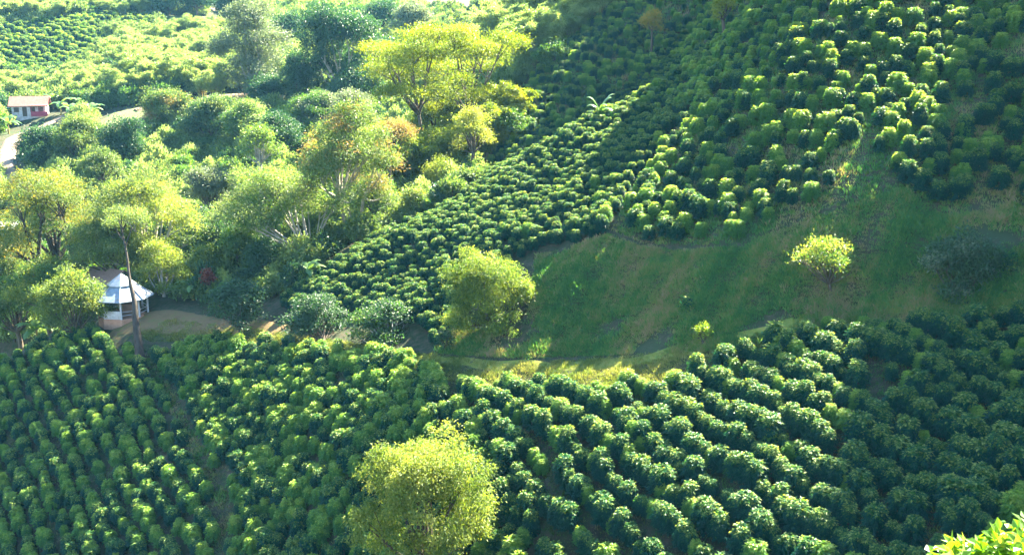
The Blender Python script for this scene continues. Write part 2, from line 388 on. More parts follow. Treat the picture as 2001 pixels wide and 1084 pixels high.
def ribbon(name, line, width, mat, lift=.07, step=1.0, wob=.25, seed=1):
    """a strip lying on the ground along a line of world points"""
    rng = np.random.default_rng(seed)
    P = np.array([p[:2] for p in line], float)
    seg = np.r_[0, np.cumsum(np.linalg.norm(np.diff(P, axis=0), axis=1))]
    s = np.arange(0, seg[-1], step)
    x = np.interp(s, seg, P[:,0]); y = np.interp(s, seg, P[:,1]); w = np.interp(s, seg, np.broadcast_to(width, (len(P),)))
    k = np.ones(7)/7
    x = np.convolve(np.pad(x, 3, 'edge'), k, 'valid'); y = np.convolve(np.pad(y, 3, 'edge'), k, 'valid')
    T = unit(np.c_[np.gradient(x), np.gradient(y)]); Nn = np.c_[-T[:,1], T[:,0]]
    nc = 9; c = np.linspace(-.5, .5, nc)
    w = w*(1 + wob*np.interp(np.arange(len(s)), np.arange(0, len(s)+4, 3), rng.uniform(-1, 1, len(np.arange(0, len(s)+4, 3)))))
    X = x[:,None] + Nn[:,0:1]*w[:,None]*c; Y = y[:,None] + Nn[:,1:2]*w[:,None]*c
    Z = ground(X, Y) + lift; Z[:,0] -= lift+.05; Z[:,-1] -= lift+.05
    Vv = np.stack([X, Y, Z], -1).reshape(-1, 3)
    a, b = np.meshgrid(np.arange(nc-1), np.arange(len(s)-1)); q = (b*nc+a).reshape(-1)
    g = Geo(); g.add(Vv, np.stack([q, q+1, q+nc+1, q+nc], 1), .5, 0, True)
    return struct(g.build(name, mat))
def ground_line(pix): return [on_ground(*p)[0] for p in pix]
track_line = ground_line([(560,658),(700,682),(845,702),(950,716),(1100,718),(1250,706),(1380,680),(1520,645),(1700,612),(1860,594),(2040,572)])
ribbon('grass_track', track_line, 1.2, M['track'], .04, .8, .5, seed=3)
ribbon('yard', ground_line([(215,640),(320,628),(430,640),(570,655)]), [4.5,5.5,3.5,2], M['yard'], .09, seed=5)
ribbon('dirt_road', ground_line([(135,225),(90,246),(40,262),(18,290),(10,325),(22,355),(48,380),(75,402)]), [2.5,3,3.3,3.6,3.2,3,3,2.6], M['dirt'], .25, 1.5, seed=6)
ribbon('far_lane', ground_line([(250,222),(340,208),(430,196),(500,186),(560,182)]), [2.2,3,3.5,3,2.4], M['dirt'], .4, 2, seed=7)
ribbon('lawn', ground_line([(195,232),(240,226),(310,222)]), [9,11,7], M['lawn'], .15, 2, seed=8)
ribbon('bare_slope', ground_line([(400,22),(440,26),(480,12)]), [10,16,14], M['dirt'], .6, 3, seed=9)
ribbon('pasture', ground_line([(300,50),(360,40),(410,60)]), [25,30,30], M['lawn'], .6, 3, seed=10)
ribbon('far_clearing', ground_line([(820,5),(880,12),(960,14)]), [18,22,16], M['dirt'], .8, 3, seed=11)

# ------------------------------------------------------------------ coffee bushes
def coffee_mesh(seed, H=2.0, Rm=.86, mat='coffee', bias=0):
    rng = np.random.default_rng(seed); g = Geo()
    ang0 = rng.uniform(0, 6.28)
    tops = [(0, 0, H)] + [(rng.normal(0, .22), rng.normal(0, .22), H*rng.uniform(.82, .97)) for _ in range(2)]
    for tx, ty, th in tops:
        g.tube([(0,0,-.15), (tx*.5, ty*.5, th*.5), (tx, ty, th*.95)], [.035, .025, .01], 5, 1)
    P, D, N, T = [], [], [], []
    for s, (tx, ty, th) in enumerate(tops):
        levels = 15 if s == 0 else 9
        for k in range(levels):
            f = k/(levels-1)
            z = th*(.14 + .86*f) if s == 0 else th*(.5+.5*f)
            rad = Rm*math.sqrt(max(0, 1-((f-.28)/.80)**2)) if s == 0 else Rm*.62*math.sqrt(max(0, 1-f**2.2))
            rad = max(rad, .12)
            for b in range(7 if s == 0 else 5):
                a = ang0 + b*2*math.pi/7 + k*.9 + rng.normal(0, .2)
                ln = rad*rng.uniform(.78, 1.12); o = np.array([math.cos(a), math.sin(a), 0])
                nl = max(3, int(ln/.10)+2)
                for q in range(nl):
                    r = ln*(.30+.70*(q+1)/nl)
                    c = np.array([tx*z/th, ty*z/th, z]) + o*r + np.array([0,0, .22*r - .34*r*r])
                    for sgn in (-1, 1):
                        side = np.array([-o[1], o[0], 0])*sgn
                        last = q == nl-1
                        P.append(c + rng.normal(0, .025, 3)); D.append(side*(.35 if last else .85) + o*(.9 if last else .6) + np.array([0,0,-.30 - .35*(1-f) + .25*(f>.9)]) + rng.normal(0, .22, 3))
                        N.append(np.array([0,0,1.0]) + o*.45 + rng.normal(0, .28, 3)); T.append((.18 + .28*f + (.22 if f > .72 else 0) + (.22 if last and f > .6 else 0)) + rng.normal(0, .14))  # paler up the bush: new growth, plus sunlit caps put into the tint
    P, D, N = np.array(P), np.array(D), np.array(N); n = len(P)
    s = rng.uniform(.75, 1.2, n)
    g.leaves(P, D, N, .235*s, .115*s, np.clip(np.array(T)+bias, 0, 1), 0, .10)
    return g.mesh('coffee_bush', [M[mat], M['bark_brown']])
CM = [coffee_mesh(100+k, 2.0, .78+.04*(k % 4)) for k in range(8)] + [coffee_mesh(140+k, 2.0, .86, 'sun_tinted_coffee') for k in range(4)]

def in_poly(u, v, poly):
    poly = np.array(poly, float); x0, y0 = poly[:,0], poly[:,1]; x1, y1 = np.roll(x0, -1), np.roll(y0, -1)
    inside = np.zeros(np.shape(u), bool)
    for a, b, c, d_ in zip(x0, y0, x1, y1):
        cr = ((b > v) != (d_ > v)) & (u < (c-a)*(v-b)/((d_-b) if d_ != b else 1e-9) + a)
        inside ^= cr
    return inside
def rows(poly, p0, p1, row_gap, gap, dlim, keep=1.0, jit=.13, seed=0, holes=(), center=None, curve=0, patchy=None):
    """planting points on parallel rows running from p0 to p1 on the ground, inside a block"""
    rng = np.random.default_rng(seed)
    a, _ = on_ground(*p0); b, _ = on_ground(*p1)
    dr = unit((b-a)[:2]); nr = np.array([-dr[1], dr[0]])
    c = a[:2] if center is None else center
    k = np.arange(-140, 141)*gap; r = np.arange(-90, 91)*row_gap
    K, Rr = np.meshgrid(k, r)
    K = K + (rng.uniform(0, 1, Rr.shape[0])[:, None])*gap
    Rr = Rr + .20*np.sin(K*.21 + Rr*.05) + curve*K*K/100
    X = c[0] + K*dr[0] + Rr*nr[0]; Y = c[1] + K*dr[1] + Rr*nr[1]
    X = (X + rng.normal(0, jit, X.shape)).reshape(-1); Y = (Y + rng.normal(0, jit, Y.shape)).reshape(-1)
    ok = (X > GX[0]) & (X < GX[-1]) & (Y > 5) & (Y < 600)
    X, Y = X[ok], Y[ok]; Z = ground(X, Y)
    u, v, d = pixel_of(np.stack([X, Y, Z], -1))
    ok = (d > dlim[0]) & (d < dlim[1]) & in_poly(u, v, poly) & (rng.random(len(X)) < keep)
    for h in holes: ok &= ~in_poly(u, v, h)
    if patchy is not None:
        nz = np.sin(X*.55+Y*.21+1)+np.sin(Y*.62-X*.37)+np.sin(X*.23-Y*.31+2)+rng.normal(0,.5,len(X)); ok &= nz > patchy
    return np.c_[X, Y, Z, u, v, d][ok]
BLK = {}
BLK['A'] = rows([(848,748),(960,762),(1100,772),(1250,760),(1340,740),(1450,690),(1560,652),(1640,648),(1800,642),(1900,650),(2010,622),(2250,620),(2400,1300),(1000,1300),(1070,1000),(1000,900),(880,800)],
    (1130,760), (1240,818), 1.52, .70, (20,95), .95, seed=1, holes=[[(1070,930),(1100,925),(1105,1000),(1070,1010)],[(1690,720),(1720,715),(1735,800),(1700,800)]])
BLK['B'] = rows([(848,735),(880,800),(1000,900),(1070,1000),(1000,1300),(400,1300),(462,1015),(412,890),(352,785),(305,700),(420,672),(560,684),(700,694),(800,716)],
    (520,1000), (640,865), 1.32, .72, (20,125), .95, seed=2)
BLK['C'] = rows([(-700,1000),(-200,765),(0,722),(100,665),(190,655),(235,680),(275,715),(322,790),(385,920),(425,1010),(380,1300),(-700,1300)],
    (170,740), (262,905), 1.32, .70, (20,125), .95, seed=3)
BLK['D'] = rows([(540,600),(600,550),(660,520),(720,480),(800,446),(900,396),(950,352),(1050,280),(1180,215),(1300,112),(1400,42),(1470,-20),(1520,-90),(1690,-90),(1572,80),(1412,178),(1338,228),(1290,285),(1200,425),(1180,470),(1060,485),(1010,510),(880,640),(860,690),(820,640),(700,615),(560,612)],
    (800,520), (960,432), 1.22, .76, (60,150), .97, seed=4)
BLK['E'] = rows([(1195,450),(1215,425),(1300,290),(1338,232),(1412,180),(1572,80),(1690,-90),(2200,-120),(2200,470),(1980,392),(1850,420),(1760,365),(1650,395),(1540,436),(1440,474),(1340,486),(1260,478)],
    (1640,300), (1760,345), 1.6, .86, (55,125),   .9, .34, seed=5, patchy=-2.2, holes=[[(1640,380),(1700,330),(1740,260),(1700,240),(1620,330)]])
BLK['F'] = rows([(955,335),(965,300),(1000,215),(1060,120),(1160,40),(1240,-40),(1520,-90),(1470,-20),(1400,42),(1300,112),(1180,215),(1050,280)],
    (1050,200), (1160,228), 1.9, .9, (100,190), .85, .25, seed=6)
BLK['G'] = rows([(0,62),(60,52),(120,44),(240,32),(310,38),(290,70),(205,112),(130,150),(60,152),(0,150)],
    (60,80), (140,112), 2.5, 1.3, (230,420), .95, .2, seed=7)
SCALE = {'A': .73, 'B': .71, 'C': .66, 'D': .62, 'E': .70, 'F': .72, 'G': 1.15}
rng = np.random.default_rng(11)
P_all = []; tagb = []
for b, p in BLK.items():
    P_all.append(p); tagb += [b]*len(p)
P_all = np.concatenate(P_all); tagb = np.array(tagb)
# keep the rows clear of trunks and buildings
for (cx, cy, rr) in [(*on_ground(268,672)[0][:2], 1.2)]:
    ok = np.hypot(P_all[:,0]-cx, P_all[:,1]-cy) > rr; P_all, tagb = P_all[ok], tagb[ok]
scl = np.array([SCALE[b] for b in tagb])*rng.uniform(.70, 1.25, len(P_all))
rot = rng.uniform(0, 2*math.pi, len(P_all)); idx = rng.integers(0, 8, len(P_all))
sun_tinted = (tagb == 'D') & (P_all[:,3] < 1330) & (rng.random(len(P_all)) < np.clip(1.35 - .0009*np.maximum(P_all[:,3]-650, 0), 0, 1)); sun_tinted |= (tagb == 'G') & (rng.random(len(P_all)) < .3)
idx[sun_tinted] = 8 + rng.integers(0, 4, int(sun_tinted.sum()))
wid = rng.uniform(.82, 1.08, len(P_all))
vis = (P_all[:,3] > -5) & (P_all[:,3] < 2006) & (P_all[:,4] > 20) & (P_all[:,4] < 1095)
# big trees hide some of the near ones
hid = (np.abs(P_all[:,3]-835) < 120) & (P_all[:,4] > 900)
hid |= (P_all[:,3] + 1.2*P_all[:,4] > 3160)
key = np.where(vis & ~hid, scl/P_all[:,5], 0)
near = list(np.argsort(-key)[:296])
for m_ in range(4):                                   # four bushes with the ridge's sunlight put into their leaf colour
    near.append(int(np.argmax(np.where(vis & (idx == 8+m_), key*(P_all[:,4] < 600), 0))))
isnear = np.zeros(len(P_all), bool); isnear[near] = True
def coffee_label(b, u, v):
    if b == 'D': return 'young yellow-green coffee bush in the dense sunlit rows on the ridge above the drooping tree'
    if b == 'A':
        if u > 1780: return 'dark glossy coffee bush in the shaded rows behind the bright leaves at lower right'
        if u > 1480: return 'dark coffee bush in the shaded slanting rows at right below the grass track'
        if v < 850: return 'dark coffee bush with sunlit top in upper rows just below the grass track'
        if u < 1080: return 'dark coffee bush beside the small bare soil gap right of the round yellow-green tree'
        if u < 1280: return 'dark coffee bush with sunlit top in slanting rows along the bottom edge, centre right'
        return 'dark coffee bush with bright tip between the sunlit and the fully shaded slanting rows'
    if u < 700: return 'dark green coffee bush left of the round yellow-green tree at the bottom'
    return 'dark green coffee bush behind the round yellow-green tree at the bottom'
protos = []
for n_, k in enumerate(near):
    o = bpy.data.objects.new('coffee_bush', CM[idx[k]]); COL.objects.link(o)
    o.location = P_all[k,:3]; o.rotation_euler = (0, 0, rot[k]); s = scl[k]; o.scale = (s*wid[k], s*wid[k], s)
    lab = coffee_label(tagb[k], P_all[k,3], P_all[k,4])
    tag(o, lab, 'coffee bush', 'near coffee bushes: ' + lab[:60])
far = ~isnear
def scatter(name, pos, rotz, sc, pick, sources, label, cat=None):
    """one object: copies of the source meshes on points"""
    me = bpy.data.meshes.new(name); n = len(pos)
    me.vertices.add(n); me.vertices.foreach_set('co', pos.astype(np.float32).reshape(-1))
    a = me.attributes.new('turn', 'FLOAT_VECTOR', 'POINT'); a.data.foreach_set('vector', np.c_[np.zeros(n), np.zeros(n), rotz].astype(np.float32).reshape(-1))
    a = me.attributes.new('size', 'FLOAT_VECTOR', 'POINT'); a.data.foreach_set('vector', sc.astype(np.float32).reshape(-1))
    a = me.attributes.new('pick', 'INT', 'POINT'); a.data.foreach_set('value', pick.astype(np.int32))
    o = bpy.data.objects.new(name, me); COL.objects.link(o)
    ng = bpy.data.node_groups.new(name + '_nodes', 'GeometryNodeTree')
    ng.interface.new_socket('Geometry', in_out='INPUT', socket_type='NodeSocketGeometry'); ng.interface.new_socket('Geometry', in_out='OUTPUT', socket_type='NodeSocketGeometry')
    N = ng.nodes; Lk = ng.links
    gi = N.new('NodeGroupInput'); go = N.new('NodeGroupOutput')
    iop = N.new('GeometryNodeInstanceOnPoints'); jn = N.new('GeometryNodeJoinGeometry')
    for s in sources:
        oi = N.new('GeometryNodeObjectInfo'); oi.inputs['Object'].default_value = s; oi.inputs['As Instance'].default_value = True; oi.transform_space = 'ORIGINAL'
        Lk.new(oi.outputs['Geometry'], jn.inputs[0])
    def attr(nm, ty):
        q = N.new('GeometryNodeInputNamedAttribute'); q.data_type = ty; q.inputs['Name'].default_value = nm; return q.outputs[0]
    Lk.new(gi.outputs[0], iop.inputs['Points']); Lk.new(jn.outputs[0], iop.inputs['Instance'])
    iop.inputs['Pick Instance'].default_value = True
    Lk.new(attr('pick', 'INT'), iop.inputs['Instance Index'])
    e2r = N.new('FunctionNodeEulerToRotation'); Lk.new(attr('turn', 'FLOAT_VECTOR'), e2r.inputs[0])
    Lk.new(e2r.outputs[0], iop.inputs['Rotation']); Lk.new(attr('size', 'FLOAT_VECTOR'), iop.inputs['Scale'])
    Lk.new(iop.outputs[0], go.inputs[0])
    md = o.modifiers.new('plants', 'NODES'); md.node_group = ng
    o['kind'] = 'stuff'
    if label: o['label'] = label
    if cat: o['category'] = cat
    return o
srcs = {}
for k in near:
    if idx[k] not in srcs: srcs[idx[k]] = [o for o in COL.objects if o.name.startswith('coffee_bush') and o.data is CM[idx[k]]][0]
assert len(srcs) == 12; srcs = [srcs[k] for k in sorted(srcs, reverse=False)]
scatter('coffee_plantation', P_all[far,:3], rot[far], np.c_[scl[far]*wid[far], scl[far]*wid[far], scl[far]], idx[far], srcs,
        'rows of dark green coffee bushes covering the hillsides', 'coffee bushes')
print('coffee', len(P_all), {b: len(p) for b, p in BLK.items()})

# ------------------------------------------------------------------ grass on the bank, the track and between the bushes
def grass_field(name, poly, count, mat, dlim, h=(.25,.55), seed=0, label='', blades=9, keep_noise=None):
    rng = np.random.default_rng(seed)
    c = np.array([on_ground(u, v)[0] for u, v in poly if 0 <= v <= 1084 or True])
    lo, hi = c.min(0)-3, c.max(0)+3
    n0 = count*6
    X = rng.uniform(lo[0], hi[0], n0); Y = rng.uniform(lo[1], hi[1], n0); Z = ground(X, Y)
    u, v, d = pixel_of(np.stack([X, Y, Z], -1))
    ok = in_poly(u, v, poly) & (d > dlim[0]) & (d < dlim[1])
    if keep_noise is not None:
        nz = np.sin(X*.9+Y*.3)+np.sin(Y*1.1-X*.4+1)+np.sin(X*.37+Y*.52+2)*1.2
        ok &= nz > keep_noise + rng.normal(0, .5, n0)
    X, Y, Z = X[ok][:count], Y[ok][:count], Z[ok][:count]; n = len(X)
    C = np.repeat(np.c_[X, Y, Z], blades, 0) + np.c_[rng.normal(0, .13, (n*blades, 2)), np.full(n*blades, -.03)]
    tall = 1 + .5*np.sin(X*1.3+Y*.7)*np.sin(Y*1.9-X*.4)
    hh = np.repeat(rng.uniform(*h, n)*tall, blades)*rng.uniform(.6, 1.1, n*blades)
    D = np.c_[rng.normal(0, .5, (n*blades, 2)), np.ones(n*blades)]
    Nn = rng.normal(0, 1, (n*blades, 3)); Nn[:,2] *= .3
    patch = .40 + .20*np.sin(X*.55+Y*.2+1.3*np.sin(Y*.3)) + .16*np.sin(Y*.9-X*.7) + .16*np.sin(X*2.3+1.1*np.sin(Y*1.7))*np.sin(Y*2.9+X) + .12*np.sin(X*5.1-Y*3.3)
    t = np.clip(np.repeat(patch + rng.normal(0, .20, n), blades) + rng.normal(0, .10, n*blades), 0, 1)
    g = Geo(); g.leaves(C, D, Nn, hh, hh*.11 + .015, t, 0, .1)
    o = g.build(name, M[mat]); tag(o, label, None, None, 'stuff'); return o
grass_field('grass', [(1030,640),(1050,500),(1190,460),(1260,485),(1350,490),(1450,480),(1550,440),(1660,400),(1760,370),(1850,425),(1980,400),(2040,420),(2040,560),(2040,640),(1860,640),(1650,650),(1400,685),(1200,694),(1000,700),(850,690),(860,650)],
    46000, 'grass', (55,100), (.14,.42), 21, 'rough green grass on the bank above the track', 8, keep_noise=-1.5)
grass_field('hill_grass', [(1195,450),(1300,280),(1345,225),(1575,75),(1690,-60),(2060,-60),(2060,470),(1850,440),(1650,400),(1440,480),(1260,480)],
    22000, 'grass', (55,125), (.2,.5), 22, 'green grass between the coffee bushes of the upper slope', 7)
grass_field('spur_grass', [(955,335),(1000,215),(1160,40),(1240,-40),(1600,-90),(1475,25),(1300,130),(1180,225),(1050,288)],
    12000, 'grass', (118,190), (.3,.7), 23, 'green grass on the shaded spur behind the ridge', 6)
grass_field('track_grass', [(255,655),(330,625),(440,636),(560,650),(700,672),(850,692),(1000,708),(1200,700),(1400,670),(1560,632),(1850,588),(2030,568),(2030,640),(1850,640),(1600,655),(1460,700),(1340,745),(1200,768),(1100,776),(960,766),(840,735),(560,675),(420,664),(300,668)],
    46000, 'dry_grass', (55,110), (.08,.30), 24, 'dry yellow grass on the track', 9)
grass_field('gully_grass', [(300,680),(345,780),(405,890),(462,1010),(400,1100),(430,1010),(390,915),(325,790),(275,705)],
    3500, 'grass', (55,115), (.2,.5), 25, 'dark grass in the gully between the left rows', 7)

for nm_, pl_, sd_, cnt_ in [('row_weeds', [(848,748),(1100,772),(1340,740),(1560,655),(2010,630),(2100,1150),(1000,1150),(1070,1000),(880,800)], 31, 16000),
        ('row_weeds', [(-60,770),(0,722),(235,680),(420,672),(700,694),(848,748),(1070,1000),(1000,1150),(-60,1150)], 32, 18000)]:
    grass_field(nm_, pl_, cnt_, 'grass', (20,125), (.06,.24), sd_, 'low weeds on the soil between the coffee rows', 6, keep_noise=-.6)

# ------------------------------------------------------------------ hero trees
T = tree
T('shade_tree', 832, 834, 1125, 292, 60, 'fine_yellow', 'bark_brown', 'dome', 60000, .17, .075, .85, 'round yellow-green fine-leaved tree among the coffee at the bottom', per=16, spread=.22, zmin=-.55, seed=1, tint0=.5)
T('shade_tree', 956, 478, 672, 200, 84, 'fine_yellow', 'bark_brown', 'dome', 44000, .19, .08, .95, 'bushy drooping yellow-green tree at the left end of the grass bank', per=16, spread=.26, zmin=-.6, seed=2, tint0=.38)
T('citrus_tree', 466, 548, 640, 140, 101, 'glossy', 'bark_brown', 'dome', 9000, .24, .13, .25, 'small round tree with dark glossy leaves on bare trunk right of the yard', per=9, spread=.28, base=(470,668), seed=3)
T('citrus_tree', 622, 572, 668, 130, 97, 'glossy', 'bark_brown', 'open', 8000, .24, .13, .25, 'small glossy dark tree below the coffee rows, left of the pair by the track', per=9, spread=.28, seed=4, base=(640,676))
T('citrus_tree', 758, 580, 684, 150, 91, 'glossy', 'bark_grey', 'open', 9500, .24, .12, .25, 'small glossy tree with pale bare twigs between track and drooping tree', per=9, spread=.28, seed=5, base=(762,692), second=('mid_green', .3))
T('orange_tree', 116, 322, 555, 268, 127, 'orange', 'bark_dark', 'open', 42000, .26, .12, .3, 'large spreading tree with yellow and orange leaves left of the hut', per=12, spread=.42, forks=3, seed=6, second=('olive', .42), tint0=.46)
T('valley_tree', 290, 322, 525, 228, 124, 'olive', 'bark_grey', 'open', 34000, .26, .12, .3, 'tall pale olive-green tree behind the hut, right of the orange tree', per=12, spread=.42, seed=7, second=('fine_yellow', .4), tint0=.6)
T('valley_tree', 322, 462, 590, 90, 117, 'fine_yellow', 'bark_grey', 'open', 9000, .24, .11, .5, 'slender yellowish tree with thin pale trunk just right of the hut', per=12, spread=.35, seed=8, tint0=.55)
T('pale_trunk_tree', 562, 312, 488, 268, 119, 'olive', 'bark_grey', 'open', 40000, .27, .12, .35, 'broad pale olive tree with leaning pale trunk above the left coffee rows', per=12, spread=.45, seed=9, second=('mid_green', .35), base=(628,512), tint0=.7)
T('pale_trunk_tree', 690, 202, 440, 195, 113, 'olive', 'bark_grey', 'open', 32000, .26, .12, .35, 'tall tree with white forked trunk and salmon topmost leaves', per=12, spread=.42, forks=3, seed=10, second=('salmon', .2), base=(684,472), tint0=.6, trunk_r=.36)
T('flame_tree', 868, 34, 262, 350, 152, 'flame', 'bark_brown', 'umbrella', 52000, .34, .14, .15, 'very wide bright yellow-green tree with flat layered crown at the valley edge', per=14, spread=.55, seed=11, tint0=.5, trunk_r=.5, forks=2)
T('slim_tree', 922, 212, 300, 84, 134, 'fine_yellow', 'bark_brown', 'open', 6000, .26, .13, .2, 'slim tree with thin bare trunk at the edge of the coffee ridge', per=10, spread=.4, seed=12, base=(928,362), tint0=.75)  # lighter leaf and tint stand in for sunlight missing here
T('weeping_tree', 868, 300, 385, 74, 128, 'fine_yellow', 'bark_brown', 'dome', 7000, .24, .10, 1.2, 'weeping vine-covered green mound left of the slim tree', per=12, spread=.4, zmin=-.6, seed=13)  # yellow leaf colour stands in for sun on the shadowed mound
T('dark_tree', 672, 6, 186, 175, 212, 'dark_green', 'bark_grey', 'dome', 36000, .5, .24, .3, 'big rounded dark blue-green tree with pale limbs in the valley', per=12, spread=.6, seed=14, zmin=-.3, tint0=.36, lumps=22)
T('tall_tree', 497, 6, 192, 140, 224, 'pale', 'bark_grey', 'column', 30000, .5, .24, .3, 'tall columnar pale green tree left of the big dark tree', per=10, spread=.7, seed=15)
T('valley_tree', 508, 242, 322, 74, 152, 'mid_green', 'bark_grey', 'open', 5000, .32, .16, .3, 'light green tree with pale trunk left of the salmon-topped tree', per=10, spread=.5, seed=16, tint0=.8)
T('shrub', 1614, 462, 556, 140, 69.5, 'mid_green', 'bark_brown', 'open', 2600, .20, .10, -.2, 'sparse shrub with sunlit yellow leaves on the bank at right', 'shrub', per=8, spread=.22, seed=17, base=(1622,572), tint0=.75, second=('fine_yellow', .4))
T('shrub', 1872, 452, 590, 150, 67, 'glossy', 'bark_brown', 'dome', 13000, .22, .12, .1, 'big shaded bluish shrub with sunlit tips coloured pale at far right of the bank', 'shrub', per=9, spread=.3, tint0=.6, second=('pale', .16), seed=18, base=(1880,598))  # pale leaves paint sunlit tips on a shrub that stands in shade
T('shrub', 1958, 488, 552, 56, 66.5, 'coffee', 'bark_brown', 'dome', 1800, .2, .1, .3, 'small dark rounded shrub right of the big bluish shrub', 'shrub', per=9, spread=.22, seed=19)
T('shrub', 1346, 580, 622, 30, 74, 'coffee', 'bark_brown', 'dome', 500, .2, .1, .2, 'tiny dark shrub alone in the middle of the grass bank', 'shrub', per=8, spread=.15, seed=20, sink=.05)
T('shrub', 1374, 630, 668, 30, 70.5, 'lime', 'bark_brown', 'open', 220, .16, .07, -.2, 'tiny yellow sprig at the upper edge of the grass track', 'shrub', per=6, spread=.12, seed=21, sink=.05, tint0=.8)
T('shrub', 872, 640, 690, 40, 84, 'dark_green', 'bark_brown', 'dome', 900, .18, .09, .4, 'small dark upright shrub under the left side of the drooping tree', 'shrub', per=8, spread=.15, seed=22, sink=.05)
T('flowering_tree', 1274, 22, 62, 48, 150, 'orange', 'bark_brown', 'dome', 2600, .3, .14, .2, 'small orange-leaved tree on the shaded spur at the top', per=9, spread=.3, seed=23, tint0=.85)
T('flowering_tree', 1412, -8, 40, 50, 122, 'flame', 'bark_brown', 'dome', 2600, .26, .12, .2, 'small bright yellow tree on the ridge at the top edge', per=9, spread=.3, seed=24, tint0=.8)
T('shrub', 408, 525, 560, 26, 113, 'rust', 'bark_brown', 'open', 600, .24, .12, .2, 'rust-red leaved shrub behind the yard', 'shrub', per=8, spread=.2, seed=25, sink=.05)
T('shrub', 1005, 425, 470, 10, 100, 'lime', 'bark_brown', 'open', 60, .2, .1, 0, '', 'shrub') if False else None

# ------------------------------------------------------------------ leaning tall tree by the hut
def leaning_tree():
    rng = np.random.default_rng(77)
    p = [world_at(*q) for q in [(272,690,103.5),(268,640,104),(262,590,104.4),(252,530,105),(243,470,105.6),(236,420,106)]]
    gz = float(ground(p[0][0], p[0][1])); b = np.array([p[0][0], p[0][1], gz-.3]); p[0] = b
    root = empty('tall_tree', b, 'tall leaning tree with thick dark bare trunk standing in front of the hut', 'tree')
    g = Geo(); path = np.array(p)-b
    t = np.linspace(0, 5, 26); path = np.stack([np.interp(t, np.arange(6), path[:,k]) for k in range(3)], 1)
    path[:,0] += .05*np.sin(t*4); g.tube(path, np.interp(t, [0,.4,1,2,3,4,5], [.68,.46,.36,.24,.14,.09,.05]), 10)
    top = path[-1]; B = []
    for k in range(4):
        a = k*2.4; e = top + np.array([math.cos(a)*1.5, math.sin(a)*1.3, -.4 + .45*k - 1.2*(k % 2)])
        s = path[19 + k % 6]; g.tube(limb(s, e, rng, .05), np.linspace(.10, .03, 6), 5); B.append(e)
    g.build('trunk', M['bark_dark'], root)
    g = Geo()
    for e in B:
        O = sphere_dirs(rng, 50, -.4); clump_leaves(g, rng, e + O*np.array([1.2,1.2,.8])*rng.uniform(.5,1,(50,1)), O, 12, .3, .24, .11, .4, tint0=.7)
    g.build('crown', M['olive'], root)
leaning_tree()

# ------------------------------------------------------------------ the hut, the tiled house behind it, far houses
M['tin'] = noise_material("corrugated_tin_roof", [(.3,(.13,.17,.22)),(.7,(.27,.32,.38))], 2.5, .5, bump=.2, spec=.4, second=(1.1,.55,.75,(.22,.15,.11)))
M['white'] = noise_material("white_painted_wall", [(.3,(.40,.38,.40)),(.7,(.60,.58,.60))], 2.5, .85, bump=.1, second=(1.6,.5,.8,(.30,.24,.20)))
M['terracotta'] = noise_material("terracotta_floor", [(.3,(.34,.17,.11)),(.7,(.48,.27,.18))], 2.0, .8, bump=.1)
M['tile'] = noise_material("faded_clay_roof_tiles", [(.3,(.24,.14,.11)),(.7,(.36,.24,.20))], 3.0, .85, bump=.5, stretch=(4,1,1))
M['red_tile'] = noise_material("pinkish_red_roof_tiles", [(.3,(.20,.075,.065)),(.7,(.28,.12,.10))], 2.0, .85, bump=.4)
M['maroon'] = noise_material("maroon_painted_board", [(.3,(.22,.03,.06)),(.7,(.34,.05,.09))], 2.0, .6, bump=0)
M['darkwood'] = noise_material("dark_wooden_door", [(.3,(.05,.035,.03)),(.7,(.11,.08,.06))], 2.0, .7, bump=.1)
